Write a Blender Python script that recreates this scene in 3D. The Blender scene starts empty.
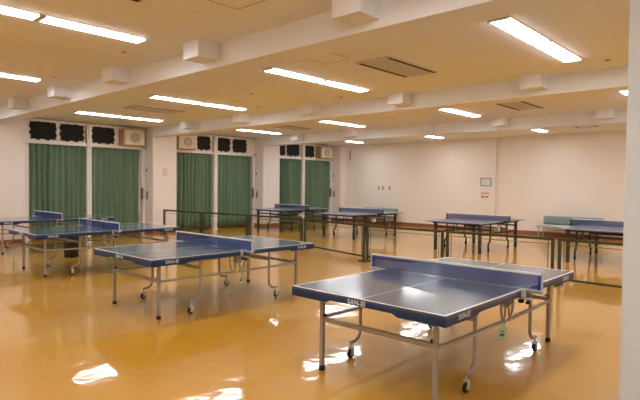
import bpy, bmesh, math, random
from mathutils import Vector, Matrix
random.seed(7)
C = bpy.context.scene.collection
S = bpy.context.scene
PI = math.pi

# ------------------------------------------------------------------ camera
cam = bpy.data.cameras.new('camera'); cam_o = bpy.data.objects.new('camera', cam); C.objects.link(cam_o)
R = Vector((0.680123, -0.73301, 0.011306)); U = Vector((0.013684, 0.028113, 0.999511)); F = Vector((0.73297, 0.679636, -0.029151))
m = Matrix.Identity(4)
for i in range(3):
    m[i][0] = R[i]; m[i][1] = U[i]; m[i][2] = -F[i]
m[2][3] = 1.660
cam_o.matrix_world = m
cam.sensor_width = 36; cam.lens = 29.42; cam.clip_start = 0.05
S.camera = cam_o

# ------------------------------------------------------------------ world, exposure
w = bpy.data.worlds.new('World'); S.world = w; w.use_nodes = True
w.node_tree.nodes['Background'].inputs[0].default_value = (0.01, 0.012, 0.02, 1)
w.node_tree.nodes['Background'].inputs[1].default_value = 0.3
S.view_settings.view_transform = 'Standard'; S.view_settings.look = 'None'
S.view_settings.exposure = 1.4; S.view_settings.gamma = 1; S.view_settings.use_curve_mapping = False
LAMP = 10.5                                  # strength of every ceiling lamp
LAMP_COL = (0.93, 0.965, 1.0, 1)

# ------------------------------------------------------------------ materials
def srgb(r, g, b):
    f = lambda c: (c/255/12.92) if c/255 <= 0.04045 else ((c/255+0.055)/1.055)**2.4
    return (f(r), f(g), f(b), 1)
def mat(name, col, rough=0.5, metal=0.0, coat=0.0, var=0.0, vscale=8, bump=0.0, bscale=60, spec=0.5, alpha=None, emit=None, coat_rough=0.1):
    mt = bpy.data.materials.new(name); mt.use_nodes = True
    nt = mt.node_tree; b = nt.nodes['Principled BSDF']
    b.inputs['Base Color'].default_value = col; b.inputs['Roughness'].default_value = rough
    b.inputs['Metallic'].default_value = metal; b.inputs['Coat Weight'].default_value = coat
    b.inputs['Coat Roughness'].default_value = coat_rough
    b.inputs['Specular IOR Level'].default_value = spec
    tc = nt.nodes.new('ShaderNodeTexCoord')
    if var:
        n = nt.nodes.new('ShaderNodeTexNoise'); n.inputs['Scale'].default_value = vscale; n.inputs['Detail'].default_value = 3
        nt.links.new(tc.outputs['Object'], n.inputs['Vector'])
        mx = nt.nodes.new('ShaderNodeMixRGB'); mx.inputs[1].default_value = tuple(c*(1-var) for c in col[:3])+(1,)
        mx.inputs[2].default_value = tuple(min(1, c*(1+var)) for c in col[:3])+(1,)
        nt.links.new(n.outputs['Fac'], mx.inputs[0]); nt.links.new(mx.outputs[0], b.inputs['Base Color'])
    if bump:
        n = nt.nodes.new('ShaderNodeTexNoise'); n.inputs['Scale'].default_value = bscale
        nt.links.new(tc.outputs['Object'], n.inputs['Vector'])
        bp = nt.nodes.new('ShaderNodeBump'); bp.inputs['Strength'].default_value = bump; bp.inputs['Distance'].default_value = 0.01
        nt.links.new(n.outputs['Fac'], bp.inputs['Height']); nt.links.new(bp.outputs[0], b.inputs['Normal'])
    if alpha is not None: b.inputs['Alpha'].default_value = alpha
    if emit:
        b.inputs['Emission Color'].default_value = emit[0]; b.inputs['Emission Strength'].default_value = emit[1]
    return mt
M = {}
M['wall'] = mat('wall_paint', srgb(240, 229, 219), 0.7, var=0.02, vscale=1.5)
M['column'] = mat('column_paint', srgb(214, 223, 229), 0.65, var=0.015, vscale=3)
M['beam'] = mat('beam_paint', srgb(236, 238, 242), 0.7, var=0.02, vscale=2)
M['skirting'] = mat('skirting_vinyl', srgb(146, 92, 60), 0.5, var=0.08, vscale=3)
M['frame'] = mat('window_frame', srgb(240, 232, 224), 0.4)
M['pane'] = mat('frosted_pane', srgb(240, 226, 212), 0.25, coat=0.3)
M['black'] = mat('black_paper', srgb(22, 22, 20), 0.8, var=0.2)
M['curtain'] = mat('green_curtain', srgb(106, 130, 104), 0.85, var=0.10, vscale=4)
M['blue'] = mat('blue_table_surface', srgb(44, 72, 102), 0.36, coat=1.0, coat_rough=0.12, var=0.05, vscale=3)
M['line'] = mat('white_line_paint', srgb(225, 225, 225), 0.4)
M['apron'] = mat('blue_apron', srgb(2, 44, 88), 0.4, var=0.04)
M['letter'] = mat('lettering_silver', srgb(205, 208, 214), 0.4)
M['steel'] = mat('grey_tube', srgb(168, 160, 148), 0.38, metal=0.35, var=0.04)
M['bright'] = mat('bright_bracket', srgb(200, 202, 204), 0.35, metal=0.3)
M['rubber'] = mat('black_rubber', srgb(28, 26, 25), 0.7)
M['hub'] = mat('wheel_hub', srgb(180, 178, 172), 0.35, metal=0.4)
M['net'] = mat('blue_net', srgb(26, 64, 132), 0.8, alpha=0.56)
M['nettape'] = mat('blue_net_band', srgb(24, 54, 150), 0.6)
M['white_tape'] = mat('white_net_tape', srgb(235, 235, 236), 0.6)
M['tag'] = mat('pale_green_card', srgb(196, 208, 176), 0.6)
M['tagink'] = mat('tag_ink', srgb(90, 110, 90), 0.6)
M['far_top'] = mat('slate_blue_table_surface', srgb(108, 116, 150), 0.35, coat=0.4, coat_rough=0.2, var=0.04)
M['dark_frame'] = mat('dark_brown_frame', srgb(62, 52, 46), 0.5, var=0.08)
M['dark_net'] = mat('slate_net', srgb(70, 84, 120), 0.8, alpha=0.6)
M['green_frame'] = mat('dark_green_frame', srgb(52, 58, 38), 0.45, var=0.1)
M['cord'] = mat('olive_cord', srgb(120, 122, 62), 0.7)
M['vinyl'] = mat('grey_green_vinyl', srgb(128, 144, 142), 0.45, var=0.04)
M['seat_pale'] = mat('pale_grey_vinyl', srgb(186, 190, 184), 0.45, var=0.03)
M['fix'] = mat('lamp_housing_white', srgb(214, 212, 206), 0.4)
M['lamp'] = mat('lamp_diffuser', (0.9, 0.9, 0.9, 1), 0.4, emit=(LAMP_COL, LAMP))
M['grille'] = mat('grille_taupe', srgb(214, 210, 202), 0.5)
M['slot'] = mat('dark_slot', srgb(34, 30, 28), 0.7)
M['hatch'] = mat('hatch_trim', srgb(176, 160, 138), 0.5)
M['vent_box'] = mat('vent_beige', srgb(226, 210, 184), 0.5)
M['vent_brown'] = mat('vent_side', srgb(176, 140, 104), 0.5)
M['plate'] = mat('grey_plate', srgb(120, 108, 96), 0.5)
M['paper'] = mat('notice_paper', srgb(226, 224, 214), 0.6)
M['grey_frame'] = mat('notice_frame', srgb(128, 138, 142), 0.4)
M['red'] = mat('red_print', srgb(206, 132, 76), 0.6)
M['darkred'] = mat('dark_red_strip', srgb(120, 44, 34), 0.6)
M['orange_mark'] = mat('faint_orange_mark', srgb(222, 176, 140), 0.7)
M['bin'] = mat('black_bin_plastic', srgb(30, 30, 32), 0.45)

def ceiling_material():
    mt = mat('ceiling_board', srgb(236, 239, 242), 0.8)
    nt = mt.node_tree; b = nt.nodes['Principled BSDF']
    tc = nt.nodes.new('ShaderNodeTexCoord'); br = nt.nodes.new('ShaderNodeTexBrick')
    br.offset = 0.5; br.inputs['Scale'].default_value = 1.0
    br.inputs['Brick Width'].default_value = 0.91; br.inputs['Row Height'].default_value = 0.455
    br.inputs['Mortar Size'].default_value = 0.003; br.inputs['Mortar Smooth'].default_value = 0.2
    br.inputs['Color1'].default_value = srgb(236, 239, 242); br.inputs['Color2'].default_value = srgb(234, 237, 240)
    br.inputs['Mortar'].default_value = srgb(226, 214, 194)
    nt.links.new(tc.outputs['Object'], br.inputs['Vector'])
    n = nt.nodes.new('ShaderNodeTexNoise'); n.inputs['Scale'].default_value = 70; n.inputs['Detail'].default_value = 2
    nt.links.new(tc.outputs['Object'], n.inputs['Vector'])
    r = nt.nodes.new('ShaderNodeValToRGB'); r.color_ramp.elements[0].position = 0.32; r.color_ramp.elements[0].color = (0.86, 0.86, 0.86, 1)
    r.color_ramp.elements[1].position = 0.5
    nt.links.new(n.outputs['Fac'], r.inputs[0])
    mx = nt.nodes.new('ShaderNodeMixRGB'); mx.blend_type = 'MULTIPLY'; mx.inputs[0].default_value = 0.5
    nt.links.new(br.outputs['Color'], mx.inputs[1]); nt.links.new(r.outputs[0], mx.inputs[2]); nt.links.new(mx.outputs[0], b.inputs['Base Color'])
    return mt
def floor_material():
    mt = mat('polished_orange_floor', srgb(196, 140, 62), 0.5)
    nt = mt.node_tree; b = nt.nodes['Principled BSDF']
    tc = nt.nodes.new('ShaderNodeTexCoord')
    n = nt.nodes.new('ShaderNodeTexNoise'); n.inputs['Scale'].default_value = 0.6; n.inputs['Detail'].default_value = 4
    nt.links.new(tc.outputs['Object'], n.inputs['Vector'])
    mx = nt.nodes.new('ShaderNodeMixRGB'); mx.inputs[1].default_value = srgb(202, 142, 6); mx.inputs[2].default_value = srgb(210, 152, 18)
    nt.links.new(n.outputs['Fac'], mx.inputs[0]); nt.links.new(mx.outputs[0], b.inputs['Base Color'])
    b.inputs['Roughness'].default_value = 0.42
    b.inputs['Coat Weight'].default_value = 1.0; b.inputs['Coat Roughness'].default_value = 0.065; b.inputs['Coat IOR'].default_value = 1.42
    n2 = nt.nodes.new('ShaderNodeTexNoise'); n2.inputs['Scale'].default_value = 3.2; n2.inputs['Detail'].default_value = 2
    nt.links.new(tc.outputs['Object'], n2.inputs['Vector'])
    bp = nt.nodes.new('ShaderNodeBump'); bp.inputs['Strength'].default_value = 0.21; bp.inputs['Distance'].default_value = 0.02
    nt.links.new(n2.outputs['Fac'], bp.inputs['Height'])
    nt.links.new(bp.outputs[0], b.inputs['Coat Normal'])
    return mt
M['ceiling'] = ceiling_material(); M['floor'] = floor_material()

# ------------------------------------------------------------------ mesh helpers
class MB:
    def __init__(s): s.v = []; s.f = []; s.mi = []
    def add(s, vs, fs, mi=0):
        o = len(s.v); s.v += [tuple(v) for v in vs]
        for f in fs: s.f.append([i+o for i in f]); s.mi.append(mi)
        return s
    def box(s, x0, x1, y0, y1, z0, z1, mi=0):
        v = [(x, y, z) for z in (z0, z1) for y in (y0, y1) for x in (x0, x1)]
        return s.add(v, [(0, 2, 3, 1), (4, 5, 7, 6), (0, 1, 5, 4), (2, 6, 7, 3), (0, 4, 6, 2), (1, 3, 7, 5)], mi)
    def bbox(s, x0, x1, y0, y1, z0, z1, b=0.01, mi=0):   # box with bevelled edges
        bm = bmesh.new(); bmesh.ops.create_cube(bm, size=1)
        for v in bm.verts: v.co = Vector(((x0+x1)/2+v.co.x*(x1-x0), (y0+y1)/2+v.co.y*(y1-y0), (z0+z1)/2+v.co.z*(z1-z0)))
        bmesh.ops.bevel(bm, geom=list(bm.edges), offset=b, segments=3, profile=0.5, affect='EDGES')
        bm.verts.index_update(); s.add([v.co[:] for v in bm.verts], [[v.index for v in f.verts] for f in bm.faces], mi); bm.free(); return s
    def tube(s, pts, r, n=10, mi=0, square=False, cap=True):
        pts = [Vector(p) for p in pts]
        if square: n = 4; r = r*math.sqrt(2)
        t0 = (pts[1]-pts[0]).normalized()
        up = Vector((0, 0, 1)) if abs(t0.z) < 0.9 else Vector((1, 0, 0))
        a = (up - t0*up.dot(t0)).normalized(); vs = []
        for i, p in enumerate(pts):
            if i == 0: t = t0; sc = 1
            elif i == len(pts)-1: t = (pts[-1]-pts[-2]).normalized(); sc = 1
            else:
                t1 = (pts[i]-pts[i-1]).normalized(); t2 = (pts[i+1]-pts[i]).normalized(); t = (t1+t2).normalized(); sc = 1/max(0.5, t.dot(t1))**0.5
            a = (a - t*a.dot(t)).normalized(); b = t.cross(a)
            for k in range(n):
                an = 2*PI*k/n + (PI/4 if square else 0)
                vs.append(p + (a*math.cos(an)+b*math.sin(an))*r*sc)
        fs = []
        for i in range(len(pts)-1):
            for k in range(n):
                k2 = (k+1) % n; fs.append((i*n+k, i*n+k2, (i+1)*n+k2, (i+1)*n+k))
        if cap: fs.append(tuple(range(n-1, -1, -1))); fs.append(tuple((len(pts)-1)*n+k for k in range(n)))
        return s.add(vs, fs, mi)
    def prism(s, poly, axis, a0, a1, mi=0):   # poly: 2D points in the plane normal to axis
        def P(q, a):
            return {'x': (a, q[0], q[1]), 'y': (q[0], a, q[1]), 'z': (q[0], q[1], a)}[axis]
        n = len(poly); vs = [P(q, a0) for q in poly]+[P(q, a1) for q in poly]
        return s.add(vs, [tuple(range(n-1, -1, -1)), tuple(range(n, 2*n))]+[(i, (i+1) % n, n+(i+1) % n, n+i) for i in range(n)], mi)
    def lathe(s, prof, c, n=20, axis='z', mi=0):
        vs = []; fs = []
        for r, h in prof:
            for k in range(n):
                a = 2*PI*k/n; q = (r*math.cos(a), r*math.sin(a))
                vs.append({'z': (c[0]+q[0], c[1]+q[1], c[2]+h), 'y': (c[0]+q[0], c[1]+h, c[2]+q[1]), 'x': (c[0]+h, c[1]+q[0], c[2]+q[1])}[axis])
        for i in range(len(prof)-1):
            for k in range(n): fs.append((i*n+k, i*n+(k+1) % n, (i+1)*n+(k+1) % n, (i+1)*n+k))
        fs.append(tuple(range(n-1, -1, -1))); fs.append(tuple((len(prof)-1)*n+k for k in range(n)))
        return s.add(vs, fs, mi)
    def build(s, name, mats, parent=None, loc=None, smooth=False):
        me = bpy.data.meshes.new(name); me.from_pydata(s.v, [], s.f)
        for q in (mats if isinstance(mats, (list, tuple)) else [mats]): me.materials.append(M[q] if isinstance(q, str) else q)
        me.polygons.foreach_set('material_index', s.mi)
        bm = bmesh.new(); bm.from_mesh(me); bmesh.ops.recalc_face_normals(bm, faces=bm.faces); bm.to_mesh(me); bm.free()
        if smooth:
            me.polygons.foreach_set('use_smooth', [True]*len(me.polygons)); me.set_sharp_from_angle(angle=math.radians(40))
        o = bpy.data.objects.new(name, me); C.objects.link(o)
        if parent: o.parent = parent
        if loc: o.location = loc
        return o
def thing(name, label, cat, loc=(0, 0, 0), rz=0, group=None):
    o = bpy.data.objects.new(name, None); C.objects.link(o); o.empty_display_size = 0.2
    o.location = loc; o.rotation_euler = (0, 0, rz); o['label'] = label; o['category'] = cat
    if group: o['group'] = group
    return o
def struct(o, label=None):
    o['kind'] = 'structure'
    if label: o['label'] = label
    return o
KIDS = {}
def dup(root, label=None, loc=None, group=None):
    def rec(o, parent):
        c = o.copy(); C.objects.link(c)
        if parent: c.parent = parent
        for ch in [k for k in bpy.data.objects if k.parent == o]: rec(ch, c)
        return c
    r = rec(root, None)
    if label: r['label'] = label
    if loc: r.location = loc
    if group: r['group'] = group
    return r
def text_mesh(txt, size, depth=0.002, offset=0.0):
    cu = bpy.data.curves.new('t', 'FONT'); cu.body = txt; cu.size = size; cu.extrude = depth; cu.offset = offset
    cu.align_x = 'CENTER'; cu.align_y = 'CENTER'; cu.space_character = 1.05; cu.resolution_u = 4
    o = bpy.data.objects.new('t', cu); C.objects.link(o)
    dg = bpy.context.evaluated_depsgraph_get(); me = bpy.data.meshes.new_from_object(o.evaluated_get(dg))
    bpy.data.objects.remove(o); bpy.data.curves.remove(cu); return me

# ------------------------------------------------------------------ room shell
ZC = 3.46; XF = 18.4; YW = 16.2; YP = 15.5; XB = -5.3; YR = -3.2
BX = [-5.3, -0.63, 4.07, 8.75, 13.45, 18.05]        # beam / pilaster near edges
ZB = 3.165
struct(MB().box(XB-0.2, XF+0.4, YR-0.2, YW+0.3, -0.2, 0).build('floor', 'floor'))
struct(MB().box(XB-0.2, XF+0.4, YR-0.2, YW+0.3, ZC, ZC+0.2).build('ceiling', 'ceiling'))
struct(MB().box(XF, XF+0.2, YR, YW+0.2, 0, ZC).build('wall_far', 'wall'))
struct(MB().box(XB-0.2, XB, YR, YW+0.2, 0, ZC).build('wall_back', 'wall'))
struct(MB().box(XB, XF, YR-0.2, YR, 0, ZC).build('wall_right', 'wall'))
# window wall: openings between pilasters
opens = [(4.93, 8.75), (9.62, 13.45), (14.32, 18.05)]
wl = MB(); wl.box(XB, 4.93, YW-0.1, YW+0.2, 0, ZC)
for a, b in opens: wl.box(a, b, YW, YW+0.2, 0, ZC)
for a, b in ((8.75, 9.62), (13.45, 14.32), (18.05, XF)): wl.box(a, b, YW-0.1, YW+0.2, 0, ZC)
struct(wl.build('wall_left', 'wall'))
# pilasters on the window wall, columns opposite, beams
tn = 0
for i, bx in enumerate(BX[1:], 1):
    if bx == 18.05: x1 = XF
    else: x1 = bx+0.86
    tn += 1; p = struct(MB().box(bx, x1, YP, YW-0.1, 0, ZC).build('trim_%d' % tn, 'wall'), 'pale wall pilaster between the curtained windows')
    MB().box(bx-0.012, x1+0.012, YP-0.012, YW-0.1, 0, 0.1).build('skirting', 'skirting', p)
    if bx in (8.75, 13.45, 18.05):
        MB().box(bx-0.012, bx, 15.83, 15.91, 1.12, 1.38).build('switch_plate', 'plate', p)
        MB().box(bx-0.012, bx, 15.88, 15.95, 2.03, 2.12).build('small_plate', 'plate', p)
    if bx == 8.75:
        q = MB()
        for zz in (1.93, 2.02, 2.11): q.box(9.10, 9.17, YP-0.004, YP, zz-0.03, zz+0.03); q.box(9.19, 9.26, YP-0.004, YP, zz-0.03, zz+0.03)
        q.build('faded_mark', 'orange_mark', p)
stubs = {4.07: (3.2, 5.76, 8.1, 10.4, 12.66), 8.75: (3.28, 5.88, 8.3, 10.8, 13.28), 13.45: (3.4, 5.93, 8.16, 11.0, 13.5), -0.63: (3.2, 5.7, 8.1), 18.05: ()}
for bx in (-0.63, 4.07, 8.75, 13.45):
    tn += 1; p = struct(MB().box(bx, bx+0.42, YR, YP, ZB, ZC).build('trim_%d' % tn, 'beam'), 'painted ceiling beam crossing the room')
    for y in stubs[bx]: MB().box(bx-0.30, bx, y-0.17, y+0.17, 3.25, ZC).build('beam_box', 'beam', p)
for bx in (-0.63, 4.07, 8.75, 13.45):       # right-hand row of columns; the nearest visible one cuts the right edge of the view
    tn += 1; y1 = 0.915 if bx == 4.07 else 0.3
    if bx > 5 or bx < 0: y0, y1 = YR, YR+0.7
    else: y0 = 0.05
    b = 0.012
    struct(MB().bbox(bx, bx+0.86, y0, y1, -0.02, ZC+0.02, b).build('trim_%d' % tn, 'column'), 'square pale grey column')
tn += 1; struct(MB().box(XF-0.1, XF, 8.29, 9.05, 0, ZC).build('trim_%d' % tn, 'wall'), 'shallow pilaster on the far wall')
# skirting
s = MB().box(XF-0.015, XF, YR, 8.29, 0, 0.13).box(XF-0.115, XF-0.1, 8.28, 9.06, 0, 0.13).box(XF-0.015, XF, 9.05, YP, 0, 0.13)
struct(s.build('baseboard_far', 'skirting'))
s = MB().box(XB, 4.93, YW-0.112, YW-0.1, 0, 0.1)
for a, b in opens: s.box(a, b, YW-0.015, YW, 0, 0.1)
struct(s.build('baseboard_left', 'skirting'))

# windows: frame with transom lights above, mullion in the middle
mull = [(6.82, 6.95), (11.46, 11.6), (16.06, 16.2)]
paned = [[(5.22, 5.98), (6.02, 6.8), (6.97, 7.75), (7.79, 8.68)], [(9.68, 10.72), (10.76, 11.44), (11.62, 12.28), (12.32, 13.38)], [(14.38, 15.12), (15.16, 16.04), (16.22, 16.9), (16.94, 17.98)]]
for i, (a, b) in enumerate(opens):
    af = a+(0.29 if i == 0 else 0.06)
    f = MB().box(a, af, 16.02, YW, 0, 3.44).box(b-0.07, b-0.005, 16.02, YW, 0, 3.44).box(a, b-0.005, 16.02, YW, 3.38, 3.44)
    f.box(a, b-0.005, 15.98, YW, 2.74, 2.83)
    f.box(mull[i][0], mull[i][1], 15.93, YW, 0, 3.42)
    f.box((mull[i][0]+mull[i][1])/2-0.012, (mull[i][0]+mull[i][1])/2+0.012, 15.9, 15.93, 0, 3.42)
    for (p0, p1), (q0, q1) in zip(paned[i], paned[i][1:]):
        if q0-p1 < 0.06: f.box(p1, q0, 16.03, YW, 2.83, 3.38)
    fr = struct(f.build('window_%d' % (i+1), 'frame'))
    for p0, p1 in paned[i]: MB().box(p0, p1, 16.05, 16.07, 2.83, 3.38).build('pane', 'pane', fr)
    # free-standing white edge rail with a dark latch
    MB().tube([(b-0.13, 15.97, 1.5), (b-0.13, 15.97, 2.74)], 0.022).build('edge_rail', 'white_tape', fr)
    MB().box(b-0.16, b-0.10, 15.94, 16.0, 1.12, 1.5).build('latch', 'plate', fr)
    MB().tube([(b-0.16, 15.93, 2.80), (b+0.0, 15.93, 2.80)], 0.012).build('rail_end', 'dark_frame', fr)

# ------------------------------------------------------------------ curtains
def curtain(x0, x1, label, seed):
    rnd = random.Random(seed); n = int((x1-x0)*60); nz = 10; z0 = 0.05; z1 = 2.76
    ph = 0; prof = []
    ws = [rnd.uniform(0.11, 0.2) for _ in range(40)]
    def wave(x):
        k = 0; p = x-x0
        while p > ws[k]: p -= ws[k]; k += 1
        return math.sin(p/ws[k]*2*PI)*(0.5+0.5*((k*37) % 7)/7)
    vs = []; fs = []
    for j in range(nz+1):
        t = j/nz; zz = z0+(z1-z0)*t; amp = 0.075-0.02*t
        for i in range(n+1):
            x = x0+(x1-x0)*i/n
            vs.append((x+0.012*math.sin(zz*2+x*9), 16.085+amp*wave(x)+0.006*math.sin(zz*3+x*5), zz))
    for j in range(nz):
        for i in range(n): fs.append((j*(n+1)+i, j*(n+1)+i+1, (j+1)*(n+1)+i+1, (j+1)*(n+1)+i))
    o = MB().add(vs, fs).build('curtain', 'curtain', smooth=True)
    so = o.modifiers.new('s', 'SOLIDIFY'); so.thickness = 0.004
    o['label'] = label; o['category'] = 'curtain'; o['group'] = 'green curtains over the windows'
ordn = ['leftmost', 'middle', 'far right']
for i, (a, b) in enumerate(opens):
    wn = ['in the leftmost window', 'in the middle window', 'in the window nearest the far wall'][i]
    curtain(a+(0.295 if i == 0 else 0.065), mull[i][0]-0.005, 'long green curtain left of the white mullion '+wn, 10+i)
    curtain(mull[i][1]+0.005, b-0.17, 'long green curtain right of the white mullion '+wn, 20+i)

# black sheets stuck over the upper panes
def sheet(x0, x1, z0, z1, label, seed):
    rnd = random.Random(seed); pts = []
    def edge(a, b, n, nx, nz):
        for k in range(n):
            t = k/n; j = rnd.uniform(-0.014, 0.014)
            if k in (int(n*0.3), int(n*0.7)): j = 0.045
            pts.append((a[0]+(b[0]-a[0])*t+nx*j, a[1]+(b[1]-a[1])*t+nz*j))
    edge((x0, z0), (x1, z0), 10, 0, -1); edge((x1, z0), (x1, z1), 8, 1, 0); edge((x1, z1), (x0, z1), 10, 0, 0.4); edge((x0, z1), (x0, z0), 8, -1, 0)
    o = MB().prism(pts, 'y', 16.02, 16.03).build('black_paper', 'black')
    o['label'] = label; o['category'] = 'paper'; o['group'] = 'black sheets on the upper panes'
for k, (a, b, l) in enumerate([(5.27, 5.94, 'ragged black sheet over the upper pane at the left end of the leftmost window'),
        (6.08, 6.74, 'ragged black sheet just left of the mullion in the leftmost window'),
        (7.02, 7.69, 'ragged black sheet between the mullion and the ventilator of the leftmost window'),
        (10.8, 11.32, 'ragged black sheet beside the ventilator of the middle window'),
        (11.66, 12.22, 'ragged black sheet just right of the mullion in the middle window'),
        (12.38, 13.02, 'ragged black sheet at the right end of the middle window'),
        (14.45, 15.09, 'ragged black sheet half hidden by the pilaster in the far window'),
        (15.2, 15.92, 'ragged black sheet just left of the mullion in the far window'),
        (16.28, 16.85, 'ragged black sheet between the mullion and the ventilator of the far window')]):
    sheet(a, b, 2.88, 3.36, l, k)

# boxed ventilators in the upper panes
def vent(x0, x1, label):
    z0, z1 = 2.83, 3.35; y0 = 15.72
    t = thing('ventilator', label, 'ventilator', ((x0+x1)/2, 16.0, z0), group='boxed ventilators above the curtains')
    w2 = (x1-x0)/2; h = z1-z0; yy = y0-16.0
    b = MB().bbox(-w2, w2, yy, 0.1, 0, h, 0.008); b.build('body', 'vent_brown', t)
    MB().bbox(-w2+0.04, w2-0.01, yy-0.025, yy+0.002, 0.03, h-0.03, 0.008).build('front_panel', 'vent_box', t)
    g = MB()
    for r in (0.05, 0.10, 0.15): g.tube([(0.02+r*math.cos(a*PI/12), yy-0.032, h/2+r*math.sin(a*PI/12)) for a in range(25)], 0.007, 6, cap=False)
    for a in range(8): g.tube([(0.02+0.04*math.cos(a*PI/4), yy-0.03, h/2+0.04*math.sin(a*PI/4)), (0.02+0.15*math.cos(a*PI/4), yy-0.03, h/2+0.15*math.sin(a*PI/4))], 0.005, 5)
    g.build('round_grille', 'plate', t)
    MB().lathe([(0.045, -0.012), (0.045, 0.0)], (0.02, yy-0.03, h/2), 16, 'y').build('hub', 'grille', t)
vent(7.86, 8.56, 'beige boxed ventilator at the right end of the leftmost window')
vent(9.80, 10.52, 'beige boxed ventilator at the left end of the middle window')
vent(16.97, 17.72, 'beige boxed ventilator in the window nearest the far wall')

# ------------------------------------------------------------------ ceiling lamps, air conditioners, hatches, detectors
def lamp_proto():
    t = thing('ceiling_light', 'x', 'light', group='fluorescent ceiling lights')
    h = MB().box(-0.612, 0.612, -0.125, 0.125, -0.008, 0.0)
    for e in (-1, 1): h.box(min(e*0.5815, e*0.612), max(e*0.5815, e*0.612), -0.12, 0.12, -0.025, -0.008)
    h.build('housing', 'fix', t)
    d = MB().prism([(-0.115, -0.0085), (-0.095, -0.022), (0.095, -0.022), (0.115, -0.0085)], 'x', -0.580, 0.580); d.build('diffuser', 'lamp', t)
    return t
LP = lamp_proto(); used = False
bays = [(-2.72, 'behind the viewpoint'), (2.17, 'before the first beam'), (6.76, 'before the second beam'), (11.4, 'before the third beam'), (16.1, 'by the far wall')]
rows = [(-1.28, 'beyond the right column'), (2.46, 'first row from right'), (6.2, 'second row from right'), (10.0, 'third row from right'), (13.75, 'row nearest the curtains')]
for bx, bn in bays:
    for y, rn in rows:
        if bx < 0 and y > 12: continue
        for sgn, hn in ((-0.617, 'nearer'), (0.617, 'farther')):
            lab = '%s ceiling light of its pair, %s, %s' % (hn, rn, bn)
            if not used: o = LP; used = True; o['label'] = lab
            else: o = dup(LP, lab)
            o.location = (bx+sgn+{-1.28: 0, 2.46: -0.12, 6.2: (-0.1 if bx > 3 else -0.04), 10.0: 0.05, 13.75: 0.04}[y], y, ZC)
def ac_proto():
    t = thing('ceiling_air_conditioner', 'x', 'air conditioner', group='ceiling cassette air conditioners')
    MB().bbox(-0.66, 0.66, -0.31, 0.31, -0.02, 0.0, 0.006).build('panel', 'fix', t)
    g = MB().box(-0.6, 0.6, -0.2, 0.2, -0.024, -0.0205)
    for k in range(16): y = -0.19+k*0.0253; g.box(-0.59, 0.59, y, y+0.012, -0.03, -0.0245)
    g.build('grille', 'grille', t)
    MB().box(-0.62, 0.62, 0.235, 0.29, -0.0235, -0.0205).build('outlet_slot', 'slot', t)
    MB().box(-0.62, 0.62, -0.29, -0.235, -0.0235, -0.0205).build('outlet_slot', 'slot', t)
    return t
AC = ac_proto(); first = True
for x, y, l in ((1.96, 4.58, 'grey ceiling air conditioner before the nearest beam, cut off at the top of the view'), (6.65, 4.58, 'large grey ceiling air conditioner beyond the nearest beam'),
                (11.45, 4.65, 'ceiling air conditioner beyond the second beam on the right side'), (16.1, 4.75, 'ceiling air conditioner just before the far wall'),
                (6.65, 11.7, 'ceiling air conditioner between the first two beams near the leftmost window'), (11.45, 11.9, 'ceiling air conditioner before the middle window'),
                (1.96, 11.7, 'ceiling air conditioner by the left edge of the view')):
    o = AC if first else dup(AC); first = False
    o['label'] = l; o.location = (x, y, ZC)
HP = thing('access_hatch', 'square ceiling access hatch between the top centre light and air conditioner', 'hatch', (5.53, 5.02, ZC), group='square ceiling hatches')
MB().box(-0.22, 0.22, -0.22, 0.22, -0.006, 0.0).build('hatch_door', 'ceiling', HP)
MB().box(-0.235, 0.235, -0.235, -0.222, -0.008, 0).box(-0.235, 0.235, 0.222, 0.235, -0.008, 0).box(-0.235, -0.222, -0.222, 0.222, -0.008, 0).box(0.222, 0.235, -0.222, 0.222, -0.008, 0).build('hatch_frame', 'hatch', HP)
dup(HP, 'square ceiling access hatch just before the nearest beam at the top of the view', (3.17, 4.1, ZC))
dup(HP, 'square ceiling access hatch beside the air conditioner beyond the second beam', (10.35, 5.0, ZC))
DP = thing('smoke_detector', 'small round ceiling detector left of the nearest beam above the leftmost window', 'detector', (3.48, 6.94, ZC), group='small round ceiling detectors')
MB().lathe([(0.035, -0.008), (0.04, 0.0)], (0, 0, 0), 16).build('base', 'hatch', DP, smooth=True)
MB().lathe([(0.01, -0.02), (0.018, -0.017), (0.022, -0.008)], (0, 0, 0), 16).build('sensor', 'hatch', DP, smooth=True)
for x, y, l in ((3.5, 9.5, 'small round ceiling detector farthest left before the nearest beam'), (6.73, 8.13, 'small round ceiling detector between the two middle light pairs'), (8.17, 7.02, 'small round ceiling detector just before the second beam at centre'),
                (8.0, 9.4, 'small round ceiling detector before the second beam, left of centre'), (11.39, 8.17, 'small round ceiling detector beyond the second beam'), (8.17, 2.09, 'small round ceiling detector near the right column')):
    dup(DP, l, (x, y, ZC))

# ------------------------------------------------------------------ things on the far wall
for k, (y, l) in enumerate(((13.58, 'leftmost of three small outlets on the far wall'), (13.36, 'middle of three small outlets on the far wall'), (13.02, 'rightmost of three small outlets on the far wall'))):
    t = thing('wall_outlet', l, 'outlet', (XF, y, 1.55), group='outlets on the far wall')
    MB().bbox(-0.012, 0, -0.05, 0.05, -0.09, 0.09, 0.004).build('plate', 'fix', t)
    MB().box(-0.016, -0.0125, -0.032, 0.032, 0.01, 0.07).box(-0.016, -0.0125, -0.032, 0.032, -0.07, -0.01).build('socket', 'plate', t)
t = thing('framed_notice', 'grey-framed white notice on the far wall pilaster', 'notice', (XF-0.1, 8.64, 1.83))
MB().box(-0.02, 0, -0.21, 0.21, -0.15, -0.125).box(-0.02, 0, -0.21, 0.21, 0.125, 0.15).box(-0.02, 0, -0.21, -0.18, -0.125, 0.125).box(-0.02, 0, 0.18, 0.21, -0.125, 0.125).build('frame', 'grey_frame', t)
MB().box(-0.01, 0, -0.18, 0.18, -0.125, 0.125).build('sheet', 'paper', t)
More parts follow.
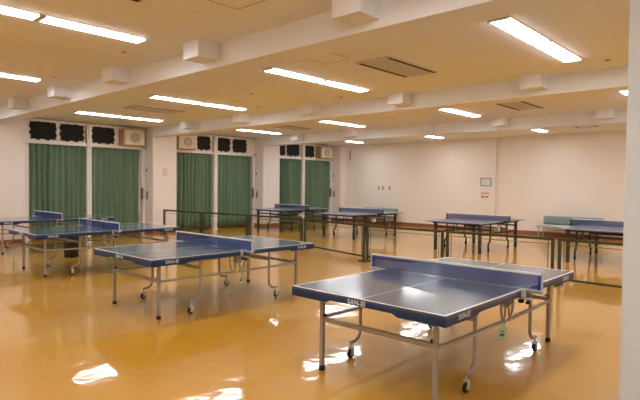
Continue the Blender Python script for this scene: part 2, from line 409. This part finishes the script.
t = thing('paper_notice', 'small notice with red and brown print below the framed notice', 'notice', (XF-0.1, 8.66, 1.36))
MB().box(-0.006, 0, -0.18, 0.18, -0.12, 0.12).build('sheet', 'wall', t)
MB().box(-0.009, -0.0065, -0.17, 0.17, 0.04, 0.08).box(-0.009, -0.0065, 0.02, 0.15, -0.11, -0.03).build('print', 'red', t)
MB().box(-0.009, -0.0065, -0.12, -0.02, -0.1, -0.05).build('print', 'plate', t)
o = MB().box(XF-0.02, XF, 15.2, 15.235, 2.8, 3.24).build('wall_strip', 'darkred'); o['label'] = 'thin dark red vertical strip high on the far wall near the corner'; o['category'] = 'strip'

# ------------------------------------------------------------------ table tennis tables
def slab(x0, x1, endside):
    """top slab with painted white lines: boundary 2 cm, centre line 3 mm"""
    hw = 0.7625; L = 0.02
    xs = [x0, x0+L, x1] if endside < 0 else [x0, x1-L, x1]
    ys = [-hw, -hw+L, -0.003, 0.003, hw-L, hw]
    mb = MB(); mb.box(x0, x1, -hw, hw, 0.738, 0.7585, 0)
    for i in range(2):
        for j in range(5):
            white = (j in (0, 2, 4)) or (endside < 0 and i == 0) or (endside > 0 and i == 1)
            a = [(xs[i], ys[j], 0.7602), (xs[i+1], ys[j], 0.7602), (xs[i+1], ys[j+1], 0.7602), (xs[i], ys[j+1], 0.7602)]
            mb.add(a, [(0, 1, 2, 3)], 1 if white else 0)
    # rim between slab and painted skin
    mb.box(x0, x1, -hw, -hw+0.001, 0.7585, 0.76, 1).box(x0, x1, hw-0.001, hw, 0.7585, 0.76, 1)
    xe = x0 if endside < 0 else x1-0.001
    mb.box(xe, xe+0.001, -hw, hw, 0.7585, 0.76, 1)
    return mb
LETTER = text_mesh('SAN-EI', 0.058, 0.0015, 0.0012)
LETTER.materials.append(M['letter'])
def lettering(parent, loc, rot):
    o = bpy.data.objects.new('brand_lettering', LETTER); C.objects.link(o); o.parent = parent; o.location = loc; o.rotation_euler = rot
def caster(t, px, py, dx, lm):
    """tube dropping from the top, bending outward to a wheel"""
    pts = [(px, py, 0.70), (px, py, 0.25)]
    for k in range(1, 7):
        a = k/6*PI/2; pts.append((px+dx*0.1*(1-math.cos(a)), py, 0.25-0.1*math.sin(a)))
    pts.append((px+dx*0.15, py, 0.15))
    lg = MB().tube(pts, 0.0165, 10).build('caster_leg', lm, t, smooth=True)
    wx = px+dx*0.135; f = MB().tube([(wx, py, 0.15), (wx, py, 0.095)], 0.012, 8).box(wx-0.02, wx+0.02, py-0.022, py-0.017, 0.03, 0.1).box(wx-0.02, wx+0.02, py+0.017, py+0.022, 0.03, 0.1).box(wx-0.02, wx+0.02, py-0.022, py+0.022, 0.096, 0.102)
    f.build('fork', 'bright', lg, smooth=True)
    MB().lathe([(0.034, -0.014), (0.04, -0.009), (0.04, 0.009), (0.034, 0.014)], (wx+dx*0.01, py, 0.04), 18, 'y').lathe([(0.018, -0.016), (0.018, 0.016)], (wx+dx*0.01, py, 0.04), 12, 'y', 1).build('wheel', ['rubber', 'hub'], lg, smooth=True)
def make_table():
    t = thing('table_tennis_table', 'x', 'table', group='blue table tennis tables in the near half')
    for sg in (-1, 1):
        a, b = (-1.37, -0.004) if sg < 0 else (0.004, 1.37)
        slab(a, b, sg).build('tabletop', ['blue', 'line'], t)
    hi, th, co = 0.738, 0.700, 0.678
    for sg in (-1, 1):
        e = sg*1.37; ei = sg*1.35
        # end apron: deeper near the corners
        ap = MB(); poly = [(-0.7625, hi), (-0.7625, co), (-0.36, co), (-0.31, th), (0.31, th), (0.36, co), (0.7625, co), (0.7625, hi)]
        ap.prism(poly, 'x', min(e, ei), max(e, ei))
        for s2 in (-1, 1):
            p2 = [(sg*0.006, hi), (sg*0.006, th), (sg*0.85, th), (sg*0.90, co), (sg*1.35, co), (sg*1.35, hi)]
            ap.prism(p2, 'y', s2*0.7625 if s2 < 0 else 0.7425, s2*0.7425 if s2 < 0 else 0.7625)
        A = ap.build('apron', 'apron', t)
        lettering(A, (e+sg*0.0015, sg*0.03*-1, 0.722), (PI/2, 0, -PI/2 if sg < 0 else PI/2))
        for s2 in (-1, 1):
            lettering(A, (sg*1.1, s2*0.7645, 0.718), (PI/2, 0, 0 if s2 < 0 else PI))
        # end legs
        for s2 in (-1, 1):
            x, y = sg*1.17, s2*0.575
            lg = MB().tube([(x, y, 0.018), (x, y, 0.735)], 0.0175, square=True).build('leg', 'steel', t)
            MB().box(x-0.02, x+0.02, y-0.02, y+0.02, 0.0, 0.045).build('rubber_foot', 'rubber', lg)
            caster(t, sg*0.59, s2*0.60, sg, 'steel')
            MB().lathe([(0.014, -0.012), (0.014, 0.012)], (x-sg*0.0, y-s2*0.03, 0.5), 12, 'y').build('bolt', 'rubber', lg)
        MB().box(min(sg*1.155, sg*1.185), max(sg*1.155, sg*1.185), -0.575, 0.575, 0.445, 0.482).build('end_rail', 'steel', t)
        MB().box(min(sg*0.575, sg*0.605), max(sg*0.575, sg*0.605), -0.6, 0.6, 0.55, 0.585).build('cross_rail', 'steel', t)
        MB().tube([(sg*0.10, -0.45, 0.72), (sg*0.10, 0.45, 0.72)], 0.014, square=True).build('under_rail', 'steel', t)
        for s2 in (-1, 1):
            y = s2*0.615
            MB().tube([(sg*1.17, y-s2*0.02, 0.47), (sg*1.1, y, 0.465), (sg*0.03, y, 0.455)], 0.013, square=True).build('side_rail', 'steel', t)
            # folding arm: a U-shaped link from the hinge down to the side rail
            pts = [(sg*0.13, y, 0.72), (sg*0.125, y, 0.56), (sg*0.105, y, 0.50), (sg*0.07, y, 0.475), (sg*0.045, y, 0.50), (sg*0.035, y, 0.58)]
            MB().tube(pts, 0.011, 8).build('folding_arm', 'steel', t, smooth=True)
    MB().box(-0.06, 0.06, -0.66, -0.58, 0.60, 0.615).box(-0.05, 0.05, -0.64, -0.6, 0.58, 0.74).build('hinge_bracket', 'steel', t)
    MB().box(-0.06, 0.06, 0.58, 0.66, 0.60, 0.615).box(-0.05, 0.05, 0.6, 0.64, 0.58, 0.74).build('hinge_bracket', 'steel', t)
    k = MB().lathe([(0.02, 0.0), (0.026, 0.01), (0.026, 0.03), (0.01, 0.035), (0.01, 0.09)], (0.0, -0.74, 0.635), 14).build('latch_knob', 'rubber', t, smooth=True)
    return t
def make_net(mesh_m, band='nettape', post='bright'):
    t = thing('table_tennis_net', 'x', 'net', group='nets clamped across the tables')
    MB().box(-0.002, 0.002, -0.905, 0.905, 0.765, 0.9).build('mesh', mesh_m, t)
    MB().box(-0.007, 0.007, -0.905, 0.905, 0.897, 0.9145).build('top_tape', 'white_tape', t)
    for s in (-1, 1):
        y = s*0.885
        MB().box(-0.006, 0.006, min(y, y+s*0.022), max(y, y+s*0.022), 0.764, 0.899).build('end_band', band, t)
        p = MB().tube([(0, s*0.918, 0.735), (0, s*0.918, 0.916)], 0.009, 10).build('post', post, t, smooth=True)
        MB().box(-0.05, 0.05, min(s*0.72, s*0.93), max(s*0.72, s*0.93), 0.7615, 0.768).box(-0.02, 0.02, min(s*0.766, s*0.93), max(s*0.766, s*0.93), 0.735, 0.762).box(-0.07, -0.045, min(s*0.764, s*0.8), max(s*0.764, s*0.8), 0.70, 0.765).box(-0.022, 0.022, min(s*0.70, s*0.84), max(s*0.70, s*0.84), 0.672, 0.684).build('clamp', post, p)
        MB().lathe([(0.016, 0), (0.02, 0.006), (0.02, 0.022), (0.008, 0.026), (0.008, 0.05)], (0, s*0.80, 0.632), 12).build('clamp_screw', 'rubber', p, smooth=True)
    return t
T0 = make_table(); N0 = make_net('net')
near = [(4.60, 2.56, 'nearest blue table tennis table, front and centre right', 'blue net with white tape across the nearest table', 0),
        (4.48, 6.30, 'blue table tennis table left of centre, second nearest', 'blue net across the second nearest table, left of centre', 0),
        (4.58, 10.2, 'blue table tennis table at far left with a black bin behind it', 'blue net on the table before the leftmost curtains', -0.02),
        (4.95, 13.88, 'blue table tennis table cut by the left edge, nearest the leftmost window', 'blue net on the table closest to the leftmost window', 0)]
for i, (x, y, l, ln, rz) in enumerate(near):
    t = T0 if i == 0 else dup(T0); n = N0 if i == 0 else dup(N0)
    t['label'] = l; n['label'] = ln
    t.location = (x, y, 0); n.location = (x, y, 0); t.rotation_euler = (0, 0, rz); n.rotation_euler = (0, 0, rz)

# hanging paper tags
def tag(x, y, z, lab):
    t = thing('hang_tag', lab, 'tag', (x, y, z), 0.0, 'pale green tags hanging from tables')
    c = MB().prism([(-0.036, -0.16), (0.036, -0.16), (0.036, -0.045), (0.016, -0.03), (-0.016, -0.03), (-0.036, -0.045)], 'y', -0.0015, 0.0015).build('card', 'tag', t)
    MB().box(-0.02, 0.02, -0.003, -0.0017, -0.13, -0.105).box(-0.015, 0.015, -0.003, -0.0017, -0.09, -0.08).build('print', 'tagink', t)
    MB().tube([(0, 0, -0.045), (0.004, 0, 0.0)], 0.003, 5).build('string', 'plate', t)
    t.rotation_euler = (0, 0.2, -0.85)
tag(4.50, 2.56-0.640, 0.462, 'pale green tag hanging from the side rail of the nearest table')
tag(4.55, 6.3-0.640, 0.447, 'pale green tag hanging under the net of the second nearest table')

# darker tables in the far half
def make_far_table():
    t = thing('table_tennis_table', 'x', 'table', group='dark-legged table tennis tables in the far half')
    for sg in (-1, 1):
        a, b = (-1.37, -0.004) if sg < 0 else (0.004, 1.37)
        mb = slab(a, b, sg); mb.build('tabletop', ['far_top', 'line'], t)
        fr = MB()
        fr.box(min(sg*1.16, sg*1.12), max(sg*1.16, sg*1.12), -0.66, 0.66, 0.69, 0.738)
        for s2 in (-1, 1): fr.box(min(sg*0.05, sg*1.16), max(sg*0.05, sg*1.16), s2*0.66-0.015, s2*0.66+0.015, 0.69, 0.738)
        fr.build('under_frame', 'dark_frame', t)
        for s2 in (-1, 1):
            x, y = sg*1.09, s2*0.62
            lg = MB().tube([(x, y, 0.015), (x, y, 0.735)], 0.032, square=True).build('leg', 'dark_frame', t)
            MB().box(x-0.03, x+0.03, y-0.03, y+0.03, 0, 0.04).build('rubber_foot', 'rubber', lg)
            # S-shaped inner leg on a caster
            pts = [(sg*0.50, y, 0.735), (sg*0.50, y, 0.34), (sg*0.53, y, 0.25), (sg*0.60, y, 0.20), (sg*0.62, y, 0.15), (sg*0.60, y, 0.10)]
            cl = MB().tube(pts, 0.023, 8).build('caster_leg', 'dark_frame', t, smooth=True)
            MB().lathe([(0.042, -0.013), (0.048, -0.008), (0.048, 0.008), (0.042, 0.013)], (sg*0.60, y, 0.048), 16, 'y').build('wheel', 'rubber', cl, smooth=True)
            MB().box(min(sg*0.08, sg*1.09), max(sg*0.08, sg*1.09), y-0.018, y+0.018, 0.43, 0.475).build('side_rail', 'dark_frame', t)
            MB().tube([(sg*0.07, s2*0.64, 0.72), (sg*0.09, s2*0.64, 0.46)], 0.014, 8).build('folding_arm', 'dark_frame', t)
        MB().box(min(sg*1.075, sg*1.105), max(sg*1.075, sg*1.105), -0.62, 0.62, 0.58, 0.62).build('end_rail', 'dark_frame', t)
        MB().box(min(sg*0.485, sg*0.515), max(sg*0.485, sg*0.515), -0.62, 0.62, 0.52, 0.56).build('cross_rail', 'dark_frame', t)
    MB().bbox(-0.22, -0.08, -0.70, -0.58, 0.50, 0.61, 0.01).build('white_block', 'fix', t)
    MB().box(-0.3, 0.3, -0.4, 0.4, 0.64, 0.70).build('centre_brace', 'dark_frame', t)
    return t
FT = make_far_table(); FN = make_net('dark_net', 'dark_frame', 'dark_frame')
for i, (x, y, l, ln) in enumerate([(13.25, 6.49, 'dark-legged table standing alone before the notices on the far wall', 'net across the table before the notices'),
        (13.48, 10.68, 'dark-legged table left of centre before the bare far wall', 'net across the dark-legged table left of centre'),
        (13.62, 14.08, 'dark-legged table before the window nearest the far wall', 'net across the table before the farthest window'),
        (13.40, 3.23, 'dark-legged table cut by the right column', 'net across the table cut by the right column')]):
    t = FT if i == 0 else dup(FT); n = FN if i == 0 else dup(FN)
    t['label'] = l; n['label'] = ln; t.location = (x, y, 0); n.location = (x, y, 0)

# ------------------------------------------------------------------ low court barriers down the middle of the room
J = [(9.0, 15.3), (9.15, 13.35), (9.40, 11.45), (9.58, 9.45), (9.02, 7.0), (9.08, 5.1), (9.25, 3.08), (9.2, 1.0)]
bl = ['barrier panel farthest left, before the leftmost pilaster', 'barrier panel before the middle window', 'barrier panel just right of the middle window', 'barrier panel in front of the table left of centre',
      'barrier panel behind the net of the nearest table', 'barrier panel before the lone table by the notices', 'barrier panel running behind the right column']
for i in range(7):
    a = Vector((J[i][0], J[i][1], 0)); b = Vector((J[i+1][0], J[i+1][1], 0)); d = b-a; L = d.length-0.11; ang = math.atan2(d.y, d.x)
    c = (a+b)/2
    t = thing('court_barrier', 'dark green tubular '+bl[i], 'barrier', (c.x, c.y, 0), ang, 'low court barriers')
    h = L/2
    MB().box(-h, h, -0.014, 0.014, 0.755, 0.80).build('top_rail', 'green_frame', t)
    MB().box(-h, h, -0.012, 0.012, 0.09, 0.125).build('bottom_rail', 'green_frame', t)
    MB().tube([(-h+0.02, 0, 0.70), (h-0.02, 0, 0.69)], 0.008, 6).build('cord', 'cord', t)
    for s in (-1, 1):
        p = MB().box(s*h-0.024, s*h+0.024, -0.02, 0.02, 0.03, 0.80).build('post', 'green_frame', t)
        MB().bbox(s*h-0.03, s*h+0.03, -0.14, 0.14, 0.0, 0.035, 0.006).build('foot', 'green_frame', p)
        MB().tube([(s*(h-0.075), 0, 0.125), (s*(h-0.075), 0, 0.755)], 0.006, 6).build('inner_rod', 'green_frame', t)

# ------------------------------------------------------------------ benches against the far wall
def bench(y0, y1, label):
    cy = (y0+y1)/2; h = abs(y1-y0)/2
    t = thing('bench', label, 'bench', (17.92, cy, 0), group='vinyl benches along the far wall')
    MB().bbox(-0.30, 0.24, -h, h, 0.33, 0.42, 0.035).build('seat', 'seat_pale', t, smooth=True)
    MB().bbox(0.14, 0.30, -h+0.02, h-0.08, 0.42, 0.70, 0.06).build('backrest', 'vinyl', t, smooth=True)
    for sx in (-0.25, 0.2):
        for sy in (-1, 1): MB().tube([(sx, sy*(h-0.08), 0), (sx, sy*(h-0.08), 0.34)], 0.014, 8).build('leg', 'steel', t)
    MB().tube([(-0.25, -h+0.08, 0.2), (-0.25, h-0.08, 0.2)], 0.01, 6).build('stretcher', 'steel', t)
bench(4.6, 6.55, 'grey-green vinyl bench against the far wall behind the rightmost table')
bench(12.4, 14.3, 'grey-green vinyl bench against the far wall behind the table left of centre')

# ------------------------------------------------------------------ bin behind the left table
t = thing('waste_bin', 'round black waste bin under the far left table before the curtains', 'bin', (4.72, 11.85, 0))
MB().lathe([(0.135, 0.0), (0.15, 0.02), (0.165, 0.46), (0.165, 0.5)], (0, 0, 0), 28).build('body', 'bin', t, smooth=True)
MB().tube([(0.168*math.cos(a*PI/12), 0.168*math.sin(a*PI/12), 0.505) for a in range(25)], 0.012, 8, cap=False).build('rim', 'bin', t, smooth=True)
